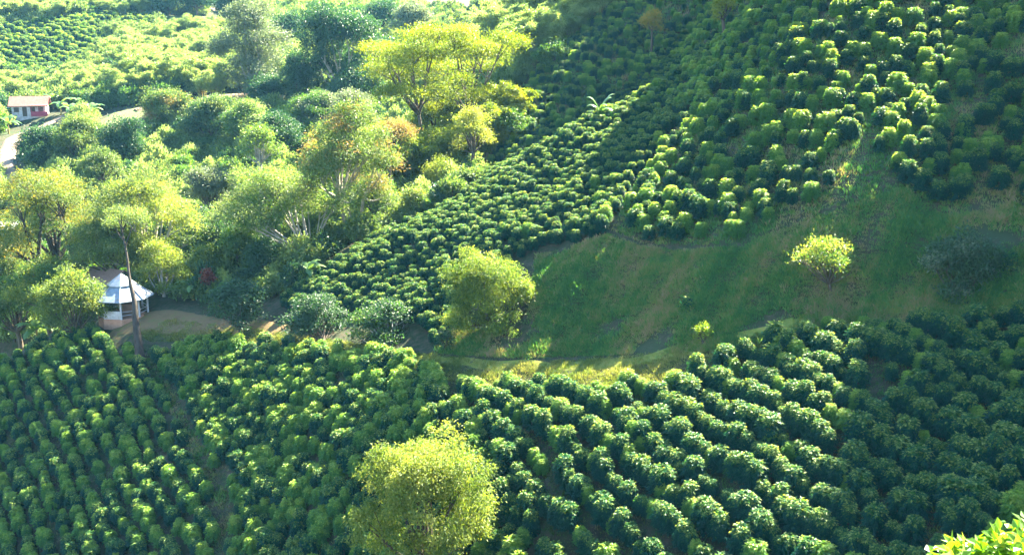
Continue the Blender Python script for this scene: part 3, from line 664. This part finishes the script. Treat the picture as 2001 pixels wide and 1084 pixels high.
def hut():
    c = world_at(244, 622, 112.5); c[2] = float(ground(c[0], c[1]))
    root = empty('hut', c, 'open round hut with two-tier grey tin roof beside the bare yard', 'hut')
    N8 = 8; an = np.arange(N8)*2*math.pi/N8 + .25
    def ring(r, z): return np.c_[r*np.cos(an), r*np.sin(an), np.full(N8, z)]
    def frustum(g, r0, z0, r1, z1, thick=.06):
        V = np.r_[ring(r0, z0), ring(r1, z1), ring(r0, z0-thick), ring(r1, z1-thick)]
        f = []
        for k in range(N8):
            k2 = (k+1) % N8
            f += [[k, k2, 8+k2, 8+k], [16+k2, 16+k, 24+k, 24+k2], [16+k, 16+k2, k2, k], [8+k, 8+k2, 24+k2, 24+k]]
        g.add(V, f)
    g = Geo(); V = np.r_[ring(2.7, .22), ring(2.7, -.9)]
    g.add(V, [[k, (k+1) % 8, 8+(k+1) % 8, 8+k] for k in range(8)]); g.add(np.r_[ring(2.7, .22), [[0,0,.22]]], [[k, (k+1) % 8, 8] for k in range(8)])
    g.build('floor', M['terracotta'], root)
    g = Geo(); frustum(g, 3.25, 2.25, 1.35, 3.55); r = g.build('roof', M['tin'], root)
    g = Geo(); frustum(g, 1.55, 3.62, .06, 4.75); g.build('roof_cap', M['tin'], r)
    g = Geo()
    for k in range(8):
        a = an[k]; g.tube([(3.27*math.cos(a), 3.27*math.sin(a), 2.29), (1.4*math.cos(a), 1.4*math.sin(a), 3.58)], .05, 5)
    g.build('roof_ridge', M['tin'], r)
    for k in range(8):
        g = Geo(); a = an[k]; g.tube([(2.5*math.cos(a), 2.5*math.sin(a), .2), (2.5*math.cos(a), 2.5*math.sin(a), 2.6)], .10, 8); g.build('post', M['white'], root)
    for k in (3, 4, 5):
        a = (an[k]+an[(k+1) % 8])/2 if k < 7 else 0
        g = Geo(); rr = 2.5*math.cos(math.pi/8); g.box((rr*math.cos(a), rr*math.sin(a), .66), (.12, 1.72, .88), a); g.build('low_wall', M['white'], root)
    for k in (0, 6, 7):
        k2 = (k+1) % 8; g = Geo()
        for z in (.6, 1.0):
            g.tube([(2.5*math.cos(an[k]), 2.5*math.sin(an[k]), z), (2.5*math.cos(an[k2]), 2.5*math.sin(an[k2]), z)], .035, 5)
        g.build('railing', M['white'], root)
    g = Geo(); g.box((.5, 1.0, .65), (1.6, .8, .85)); g.box((.5, 1.0, 1.1), (1.75, .95, .06)); g.build('counter', M['terracotta'], root)
hut()
def house(name, u, v, d, w, dep, wall_h, roof_h, rz, label, roofm, porch=False, lift=0):
    c = world_at(u, v, d); c[2] = float(ground(c[0], c[1])) + lift
    root = empty(name, c, label, 'house', rz=rz)
    g = Geo(); g.box((0,0,wall_h/2-.6), (w, dep, wall_h+1.2))
    for s in (-1, 1):
        g.add([(s*w/2,-dep/2,wall_h),(s*w/2,dep/2,wall_h),(s*w/2,0,wall_h+roof_h*.93)], [[0,1,2]])
    g.build('wall', M['white'], root)
    g = Geo(); e = .6; t = .12
    for s in (-1, 1):
        a = np.array([0,0,wall_h+roof_h]); b = np.array([0, s*(dep/2+e), wall_h - .25])
        V = [(-w/2-e, a[1], a[2]), (w/2+e, a[1], a[2]), (w/2+e, b[1], b[2]), (-w/2-e, b[1], b[2])]
        V += [(x, y, z-t) for x, y, z in V]
        g.add(V, [[0,1,2,3],[7,6,5,4],[3,2,6,7],[0,3,7,4],[1,5,6,2]])
    g.build('roof', roofm, root)
    for k, x in enumerate(np.linspace(-w*.36, w*.36, 4)):
        g = Geo()
        if k == 1: g.box((x, -dep/2-.03, 1.0), (.9, .08, 2.0)); g.build('door', M['darkwood'], root)
        else: g.box((x, -dep/2-.03, 1.45), (1.0, .08, 1.0)); g.build('window', M['darkwood'], root)
    if porch:
        g = Geo(); g.box((w*.33, -dep/2-1.0, .55), (w*.5, .1, 1.0)); g.build('porch_rail', M['maroon'], root)
        for x in (w*.1, w*.33, w*.56):
            g = Geo(); g.box((x, -dep/2-1.0, 1.2), (.14, .14, 2.4)); g.build('porch_post', M['maroon'], root)
        g = Geo(); g.box((w*.33, -dep/2-.75, 2.45), (w*.54, 1.7, .08), rx=.12); g.build('porch_roof', roofm, root)
house('tiled_house', 214, 545, 121, 4.2, 4.0, 2.4, 1.5, R(-28), 'small house with faded clay tile roof half hidden behind the tin-roofed hut', M['tile'], lift=1.2)
house('farmhouse', 62, 232, 226, 6.8, 5.0, 2.5, 1.7, R(16), 'white farmhouse with pink tiled roof and maroon porch by the far road', M['red_tile'], porch=True, lift=.3)
house('white_building', 2, 424, 158, 5.6, 5.0, 2.3, .5, R(4), 'white building with low pale roof at the left edge beside the road', M['white'], lift=1.0)

# ------------------------------------------------------------------ banana plants
def banana(u, v, d, L, n, label, seed, grp=None, upright=.9):
    rng = np.random.default_rng(seed)
    c = world_at(u, v, d); c[2] = float(ground(c[0], c[1]))
    root = empty('banana_plant', c, label, 'banana plant', grp)
    H = L*.75; g = Geo(); g.tube([(0,0,-.2),(0,0,H*.5),(.05,0,H)], [.15,.12,.07], 8); g.build('stem', M['culm'], root)
    for k in range(n):
        a = k*2.4 + rng.uniform(-.4,.4); up = upright*rng.uniform(.35, 1.2); o = np.array([math.cos(a), math.sin(a), 0]); sd_ = np.array([-o[1], o[0], 0])
        t = np.linspace(0, 1, 9); P = np.array([0,0,H*.95]) + o*(t*L*.8)[:,None] + np.array([0,0,1])*((up*t - (.35+.35*up)*t*t*1.1)*L*1.2)[:,None]
        wd = L*.15*np.sin(math.pi*np.clip(t*.93+.06, 0, 1))**.6
        V = np.stack([P + sd_*wd[:,None] - np.array([0,0,1])*(wd*.35)[:,None], P, P - sd_*wd[:,None] - np.array([0,0,1])*(wd*.35)[:,None]], 1).reshape(-1,3)
        f = []
        for q in range(8):
            for s in (0, 1): f.append([3*q+s, 3*q+s+1, 3*q+s+4, 3*q+s+3])
        g = Geo(); g.add(V, f, float(np.clip(rng.normal(.6,.25),0,1)), 0, True); g.build('leaf', M['banana'], root)
banana(1172, 246, 111, 1.9, 6, 'pale banana plant standing on the coffee ridge below the shaded spur', 1, upright=1.7)
banana(62, 560, 119, 3.0, 8, 'banana plant under the orange tree, left of the hut', 2)
banana(375, 540, 114, 2.4, 7, 'banana plant between the slender tree and the rust-red shrub', 3)
banana(602, 520, 107, 2.4, 7, 'banana plant under the leaning pale trunk, at the top of the left coffee rows', 4)
for k, (u, v) in enumerate([(18,262),(8,240),(120,226),(140,236),(158,222),(182,238),(105,214)]):
    banana(u, v, on_ground(u, v)[1], 3.4, 7, 'banana plant in the grove right of the farmhouse' if k > 1 else 'banana plant left of the farmhouse at the photo edge', 10+k, 'bananas by the farmhouse')

# ------------------------------------------------------------------ bamboo clumps, each a thing of its own
def bamboo_meshes(seed, H=10.0):
    rng = np.random.default_rng(seed); g = Geo(); gl = Geo()
    for k in range(15):
        a = k*2.4 + rng.uniform(-.3,.3); hh = H*rng.uniform(.6, 1.15); reach = hh*rng.uniform(.10, .55); b = np.array([math.cos(a), math.sin(a), 0])
        t = np.linspace(0, 1, 14); p0 = b*rng.uniform(.1, 1.2)
        P = p0 + b*(reach*t**2.4)[:,None] + np.array([0,0,1])*(hh*(t - .16*t**4 - .16*t**9))[:,None]
        g.tube(P, np.linspace(.07, .015, 14), 5)
        m = 60; tt = rng.uniform(.30, 1.0, m)**.75; Cc = np.stack([np.interp(tt, t, P[:,q]) for q in range(3)], 1)
        r = (.15 + .85*np.sin(math.pi*np.clip((tt-.25)/.85, 0, 1)))*.060*H
        O = sphere_dirs(rng, m, -.6); O[:,2] *= .6
        clump_leaves(gl, rng, Cc + O*r[:,None] + np.array([0,0,-.35])*r[:,None], unit(O), 8, .26, .58, .17, .9, tint0=float(np.clip(rng.normal(.5,.16),0,1)), tvar=.2)
    return g.mesh('culms', [M['culm']]), gl.mesh('foliage', [M['bamboo']])
BM = [bamboo_meshes(50+k) for k in range(4)]
YB = []
for a_, b_ in BM[:3]:
    c_ = b_.copy(); c_.materials.clear(); c_.materials.append(M['flame']); YB.append((a_, c_))
def bamboo(u, v, s, label, grp, k, d=None, src=None):
    if d is None: c, d = on_ground(u, v)
    else:
        c = world_at(u, v, d); c[2] = float(ground(c[0], c[1]))
    c = c + np.array([0,0,-.2])
    root = empty('bamboo_clump', c, label, 'bamboo', grp, rz=(k*1.7) % 6.28); root.scale = (s*1.1, s*1.1, s)
    for nm, me in zip(('culms', 'foliage'), (src or BM)[k % len(src or BM)]):
        o = bpy.data.objects.new(nm, me); COL.objects.link(o); o.parent = root
def in_band(poly, n, sep, seed):
    rng = np.random.default_rng(seed); poly = np.array(poly, float); out = []
    for _ in range(n*60):
        u = rng.uniform(poly[:,0].min(), poly[:,0].max()); v = rng.uniform(poly[:,1].min(), poly[:,1].max())
        if in_poly(np.array([u]), np.array([v]), poly)[0] and all((u-a)**2 + (1.5*(v-b))**2 > sep*sep for a, b in out):
            out.append((u, v))
            if len(out) >= n: break
    return out
k = 0
for poly, n, sep, s, lab, grp, d in [
    ([(0,205),(20,178),(130,165),(205,122),(235,130),(240,180),(200,205),(130,200),(100,195)], 30, 21, .70, 'feathery pale bamboo clump in the band under the far coffee field', 'bamboo under the far coffee field', None),
    ([(240,130),(300,95),(360,80),(430,95),(440,200),(330,180),(240,205)], 44, 21, .95, 'plumed yellow-green bamboo clump on the slope left of the tall columnar tree', 'bamboo on the middle far slope', None),
    ([(215,60),(300,75),(250,120),(200,130)], 10, 20, .7, 'pale bamboo clump at the right end of the far coffee field', 'bamboo right of the far coffee field', None),
    ([(0,15),(300,15),(285,38),(0,52)], 20, 21, .8, 'hazy bamboo clump above the far coffee field at top left', 'hazy bamboo at top left', None),
    ([(1010,125),(1060,95),(1135,45),(1180,30),(1130,70),(1060,125),(1015,150)], 18, 17, .8, 'pale feathery bamboo clump along the left edge of the shaded spur', 'bamboo beside the shaded spur', None),
    ([(900,70),(1000,60),(1080,40),(1040,90),(950,95)], 14, 20, .9, 'hazy bamboo clump behind the layered yellow-green tree', 'bamboo behind the layered tree', None),
    ([(700,50),(760,60),(760,110),(720,120)], 5, 24, .8, 'bamboo clump between the dark tree and the layered yellow tree', 'bamboo right of the dark tree', None),
    ([(560,60),(600,60),(605,160),(560,180)], 5, 26, .75, 'bamboo clump between the columnar tree and the dark tree', 'bamboo left of the dark tree', None)]:
    for (u, v) in in_band(poly, n, sep, 100+k):
        bamboo(u, v, s*(1 + .18*math.sin(k*5.1)), lab, grp, k, d); k += 1
for u, v, d, s, lab in [(385,352,158,.72,'lime-green arching bamboo clump above the slender hut tree'),(432,400,150,.7,'yellowish bamboo clump right of the lime-green one'),(352,345,162,.6,'small bamboo clump left of the lime-green one'),
    (560,250,195,.8,'bamboo clump below the brown lane in the valley'),(620,245,190,.75,'green bamboo clump behind the salmon-topped tree')]:
    bamboo(u, v, s, lab, None, k, d); k += 1

for u, v, s, lab in [(800,385,1.15,'bright yellow bamboo clump with orange culms left of the weeping mound'),(768,395,1.05,'bright yellow bamboo clump beside the white forked trunk'),(838,378,1.1,'bright yellow bamboo clump directly behind the weeping mound'),
    (900,352,.8,'bright yellow bamboo clump behind the slim bare-trunked tree'),(948,322,.85,'tall bright yellow bamboo clump at the right foot of the layered tree'),(905,300,.9,'tall bright yellow bamboo clump under the middle of the layered tree'),
    (976,292,.8,'tall bright yellow bamboo clump touching the lower end of the shaded spur'),(1004,250,.8,'bright yellow bamboo clump touching the shaded spur beside the layered tree'),(850,330,.85,'bright yellow bamboo clump between the layered tree and the weeping mound')]:
    bamboo(u, v, s, lab, None, k, None, YB); k += 1

# ------------------------------------------------------------------ valley trees
VT = [ # u, top, bottom, width, distance, leaf, style, label, second
 (92,248,330,86,184,'dark_green','open','dark shady tree right of the bend of the dirt road',None),
 (160,232,322,86,182,'olive','open','olive tree between two dark trees above the orange tree',None),
 (238,240,318,76,178,'dark_green','dome','round dark tree above the orange and olive trees',None),
 (335,172,268,80,200,'olive','open','olive tree with reddish tips just below the far lane',('salmon',.3)),
 (418,192,290,86,190,'dark_green','open','dark olive tree right of the red-tipped tree below the lane',('olive',.4)),
 (200,296,350,66,165,'olive','open','pale olive tree directly behind the tops of orange and olive trees',None),
 (480,205,270,72,185,'mid_green','open','green tree below the right end of the lane',('bamboo',.3)),
 (545,218,300,80,180,'dark_green','open','shaded bluish tree behind the light green small tree',None),
 (620,180,262,90,190,'mid_green','open','grey-green tree just behind the salmon leaves',('pale',.4)),
 (688,176,250,70,178,'pale','open','pale whitish tree left of the layered yellow tree',None),
 (410,328,402,80,148,'pale','dome','pale grey-green tree behind the tall olive tree, right of it',None),
 (415,415,520,95,128,'dark_green','dome','dark green tree between the hut tree and the pale-trunked tree',('mid_green',.35)),
 (480,440,560,90,120,'mid_green','open','mid green bushy tree below the broad pale olive tree',('olive',.3)),
 (408,478,545,60,118,'olive','open','small yellowish tree above the rust-red shrub',('fine_yellow',.4)),
 (520,470,570,70,116,'dark_green','dome','dark tree deep in shade under the broad olive tree',None),
 (735,345,420,60,121,'mid_green','open','light green tree right of the white forked trunk',('fine_yellow',.5)),
 (632,275,345,78,130,'fine_yellow','open','yellow-green tree with salmon tips, left behind the white forked trunk',('salmon',.45)),
 (765,238,285,78,128,'salmon','open','orange-pink leaved tree right behind the white forked trunk',('fine_yellow',.45)),
 (812,372,408,44,119,'olive','open','low yellowish bushy tree at the edge of the coffee rows',('flame',.4)),
 (722,262,335,75,133,'fine_yellow','open','pale yellow-green tree between the two salmon-leaved trees',None),
 (20,440,560,110,138,'olive','open','olive tree at the left edge behind the orange tree',('orange',.3)),
 (150,530,640,105,110.5,'olive','open','yellowish small tree leaning over the left side of the hut',('fine_yellow',.6)),
 (222,425,528,120,121.5,'olive','open','broad olive tree whose crown hangs directly over the hut roof',('fine_yellow',.4)),
 (95,505,590,110,120,'mid_green','open','leafy green tree low beneath the orange tree',('fine_yellow',.4)),
 (35,540,640,90,126,'mid_green','open','green tree at the left edge above the shaded ravine',('olive',.3)),
 (1000,215,262,60,142,'mid_green','open','green bushy tree at the lower left corner of the shaded spur',None),
 (850,195,262,80,160,'flame','umbrella','lower spreading yellow-green tree under the layered one',None),
 (300,470,540,70,122,'fine_yellow','open','yellow-green small tree behind the leaning dark trunk',None),
 (450,560,600,50,110,'mid_green','open','small green tree just behind the glossy yard tree',None),
 (740,70,140,80,225,'dark_green','dome','shaded tree right behind the big dark tree',None),
 (590,110,190,70,215,'dark_green','dome','shaded tree at left foot of the big dark tree',None),
 (700,120,200,90,205,'dark_green','dome','dark shaded tree under the right side of the big dark tree',None),
 (520,150,205,70,215,'dark_green','dome','dark shaded tree at the foot of the tall columnar tree',None),
 (265,-10,30,40,345,'dark_green','dome','dark hazy tree left of the blue shaded wood at the top',None),
 (330,-30,18,60,345,'dark_green','dome','dark hazy tree in the middle of the shaded wood at the top',None),
 (385,-30,14,50,345,'dark_green','dome','dark hazy tree at the right end of the shaded wood at the top',None),
 (300,-25,20,46,348,'dark_green','dome','dark hazy tree in the left half of the shaded wood at the top',None),
 (568,30,85,60,300,'dark_green','dome','hazy dark tree at the top between the columnar and the big dark tree',None),
 (745,5,50,60,300,'dark_green','dome','hazy dark tree at the top right of the big dark tree',None),
 (805,10,60,60,290,'pale','open','hazy pale tree behind the top of the layered tree',None),
 (990,-10,40,60,290,'pale','open','hazy pale tree near the top edge right of the layered tree',None),
 (1050,5,60,60,270,'dark_green','open','hazy grey tree near the top edge left of the spur',None),
 (1110,-15,35,60,265,'dark_green','open','hazy grey tree at the top edge where the spur begins',None),
 (455,-20,40,60,320,'dark_green','dome','hazy dark tree beside the bare slope at the top',None),
 (1085,85,135,60,158,'mid_green','open','bushy green tree on the sunlit rim of the shaded spur',None),
 (1000,190,225,40,150,'mid_green','open','small green tree on the lower rim of the shaded spur',None),
]
for q in VT:
    u, vt, vb, w, d, leaf, st, lab, sec = q
    far_ = d > 170
    pxm = d/F*1.0
    Lf = max(.24, d*.0021); ntw = int(min(24000, 3.2*w*(vb-vt)))
    T('valley_tree', u, vt - .06*(vb-vt), vb + .1*(vb-vt), w*1.3, d, leaf, 'bark_brown', st, max(2500, ntw), Lf, Lf*.46, .35, lab, per=10, spread=max(.38, d*.0026), seed=int(u+vt), second=sec, tint0=.55, zmin=-.5)

# undergrowth that fills the valley floor between the trees, and the far woodland
UG = []
for k, (lf, u, v, lab) in enumerate([('mid_green',440,600,'fluffy green bush behind the glossy yard tree'),('olive',360,588,'yellowish bush at the back edge of the yard'),('dark_green',45,655,'dark bush on the shaded ravine slope at the left edge'),('bamboo',540,560,'pale green bush above the left coffee rows')]):
    rng = np.random.default_rng(300+k); c = on_ground(u, v)[0]
    g = Geo(); O = sphere_dirs(rng, 170, -.25); C = O*np.array([1.35,1.35,1.25])*rng.uniform(.6,1.05,(170,1)) + np.array([0,0,.95]) + .25*np.sin(O*5+k)
    clump_leaves(g, rng, C, O, 8, .24, .36, .17, .35, tint0=.5, tvar=.3)
    g.tube([(0,0,-.3),(0,0,1.2)], [.08,.04], 5, 1)
    o = g.build('bush', [M[lf], M['bark_brown']]); o.location = c; tag(o, lab, 'bush'); UG.append(o)
rng = np.random.default_rng(400); n = 90000
X = rng.uniform(-330, 150, n); Y = np.sqrt(rng.uniform(95**2, 430**2, n)); Z = ground(X, Y); u, v, d = pixel_of(np.stack([X,Y,Z],-1))
hill = np.zeros(n, bool)
for b in BLK: hill |= False
keepout = [[(-10,60),(60,48),(120,42),(240,30),(315,36),(295,75),(205,116),(130,154),(60,156),(-10,155)],          # far coffee
    [(180,240),(195,215),(300,205),(340,225),(290,280),(200,290)],[(300,245),(330,196),(500,172),(590,168),(580,215),(440,235)],[(400,10),(490,-5),(520,20),(440,60),(400,40)],[(300,30),(420,35),(430,80),(330,75)],
    [(170,215),(100,220),(20,220),(-20,290),(-20,330),(10,375),(50,420),(125,425),(60,350),(62,300),(150,258)],[(800,-20),(980,-15),(985,30),(820,25)],
    [(190,660),(180,600),(230,575),(330,585),(470,600),(600,640),(600,670),(420,665)]]
valley = [(-1500,-300),(1215,-300),(1225,-20),(1150,45),(1050,120),(995,205),(955,300),(945,352),(890,396),(800,440),(720,470),(660,510),(600,545),(530,600),(400,605),(300,590),(230,575),(180,600),(160,640),(90,655),(-10,705),(-200,745),(-900,1100),(-1500,1100)]
ok = (d > 95) & in_poly(u, v, valley)
ok &= ~((u > 560) & (u < 1200) & (v > 1300-u) & (d < 118) & (v > 330))
for h in keepout: ok &= ~in_poly(u, v, h)
# behind the left rim the ground is hidden, keep planting there
nz = np.sin(X*.06+Y*.03)+np.sin(Y*.07-X*.04+1)+np.sin(X*.15+Y*.11+2)*.7
ok &= (rng.random(n) < np.where(d < 200, .8, .40))
X, Y, Z, d, nz = X[ok], Y[ok], Z[ok], d[ok], nz[ok]; n = len(X)
s = rng.uniform(.55, 1.3, n)*np.where(d > 200, 1.25, 1.0)
pk = np.where(nz + rng.normal(0, .8, n) > 1.9, 3, rng.choice([0,0,0,1,2,2,2,2], n))  # dark leaves picked most often, putting shade between trees into the colour
scatter('undergrowth', np.c_[X,Y,Z-.15], rng.uniform(0,6.28,n), np.c_[s*rng.uniform(.9,1.2,n), s*rng.uniform(.9,1.2,n), s*rng.uniform(.9,1.6,n)], pk, UG, 'mixed green undergrowth filling the valley between the trees', 'undergrowth')
print('undergrowth', n)
FW = [o for o in bpy.data.objects if o.name.startswith('crown') and o.parent and o.parent.get('label','').startswith('hazy')]

# ------------------------------------------------------------------ bright tree top in the near corner
def near_tree():
    rng = np.random.default_rng(5)
    c = world_at(2015, 1150, 9.5); gz = float(ground(c[0], c[1])); b = np.array([c[0], c[1], gz-.2])
    root = empty('broadleaf_tree', b, 'sunlit yellow-green broad-leaved treetop close by in the bottom right corner', 'tree')
    off = c - b; g = Geo()
    g.tube(limb((0,0,0), off*.8, rng, 0), np.linspace(.16,.07,6), 8)
    B = [(0,0,0,.62,.62,.50),(-.55,.1,-.18,.42,.42,.34),(-.98,.05,-.42,.26,.26,.20),(.5,.2,.22,.5,.5,.40),(.2,-.5,-.1,.4,.4,.35),(-.3,.5,-.25,.4,.4,.35)]
    for q in B:
        e = off + np.array(q[:3]); g.tube(limb(off*.75, e, rng, .05), np.linspace(.05,.015,6), 5)
        for _ in range(5): 
            e2 = e + sphere_dirs(rng,1,-.1)[0]*np.array(q[3:])*.95; g.tube(limb(e, e2, rng, .02, 4), np.linspace(.014,.005,4), 4)
    g.build('trunk', M['bark_grey'], root)
    g = Geo()
    for q in B:
        m = int(190*q[3]*q[3]/.3); O = sphere_dirs(rng, m, -.5)
        clump_leaves(g, rng, off + np.array(q[:3]) + O*np.array(q[3:])*rng.uniform(.75,1.05,(m,1)), O, 7, .06, .125, .082, .35, tint0=.5, tvar=.4)
    g.build('crown', M['lime'], root)
near_tree()

# ------------------------------------------------------------------ haze in the air
HZ = 0.00008
zt = max(float(GZ.max())+25, 40); zb = float(GZ.min())-1
g = Geo(); g.box(((GX[0]+GX[-1])/2, (GY[0]+GY[-1])/2, (zt+zb)/2), (GX[-1]-GX[0]+4, GY[-1]-GY[0]+4, zt-zb))
m, nt, out = _mat('haze_air'); pv = nt.nodes.new('ShaderNodeVolumePrincipled')
pv.inputs['Color'].default_value = (.22, .60, 1.0, 1); pv.inputs['Density'].default_value = HZ; pv.inputs['Anisotropy'].default_value = .2
nt.links.new(pv.outputs[0], out.inputs['Volume'])
hz = g.build('haze', m); hz['kind'] = 'stuff'
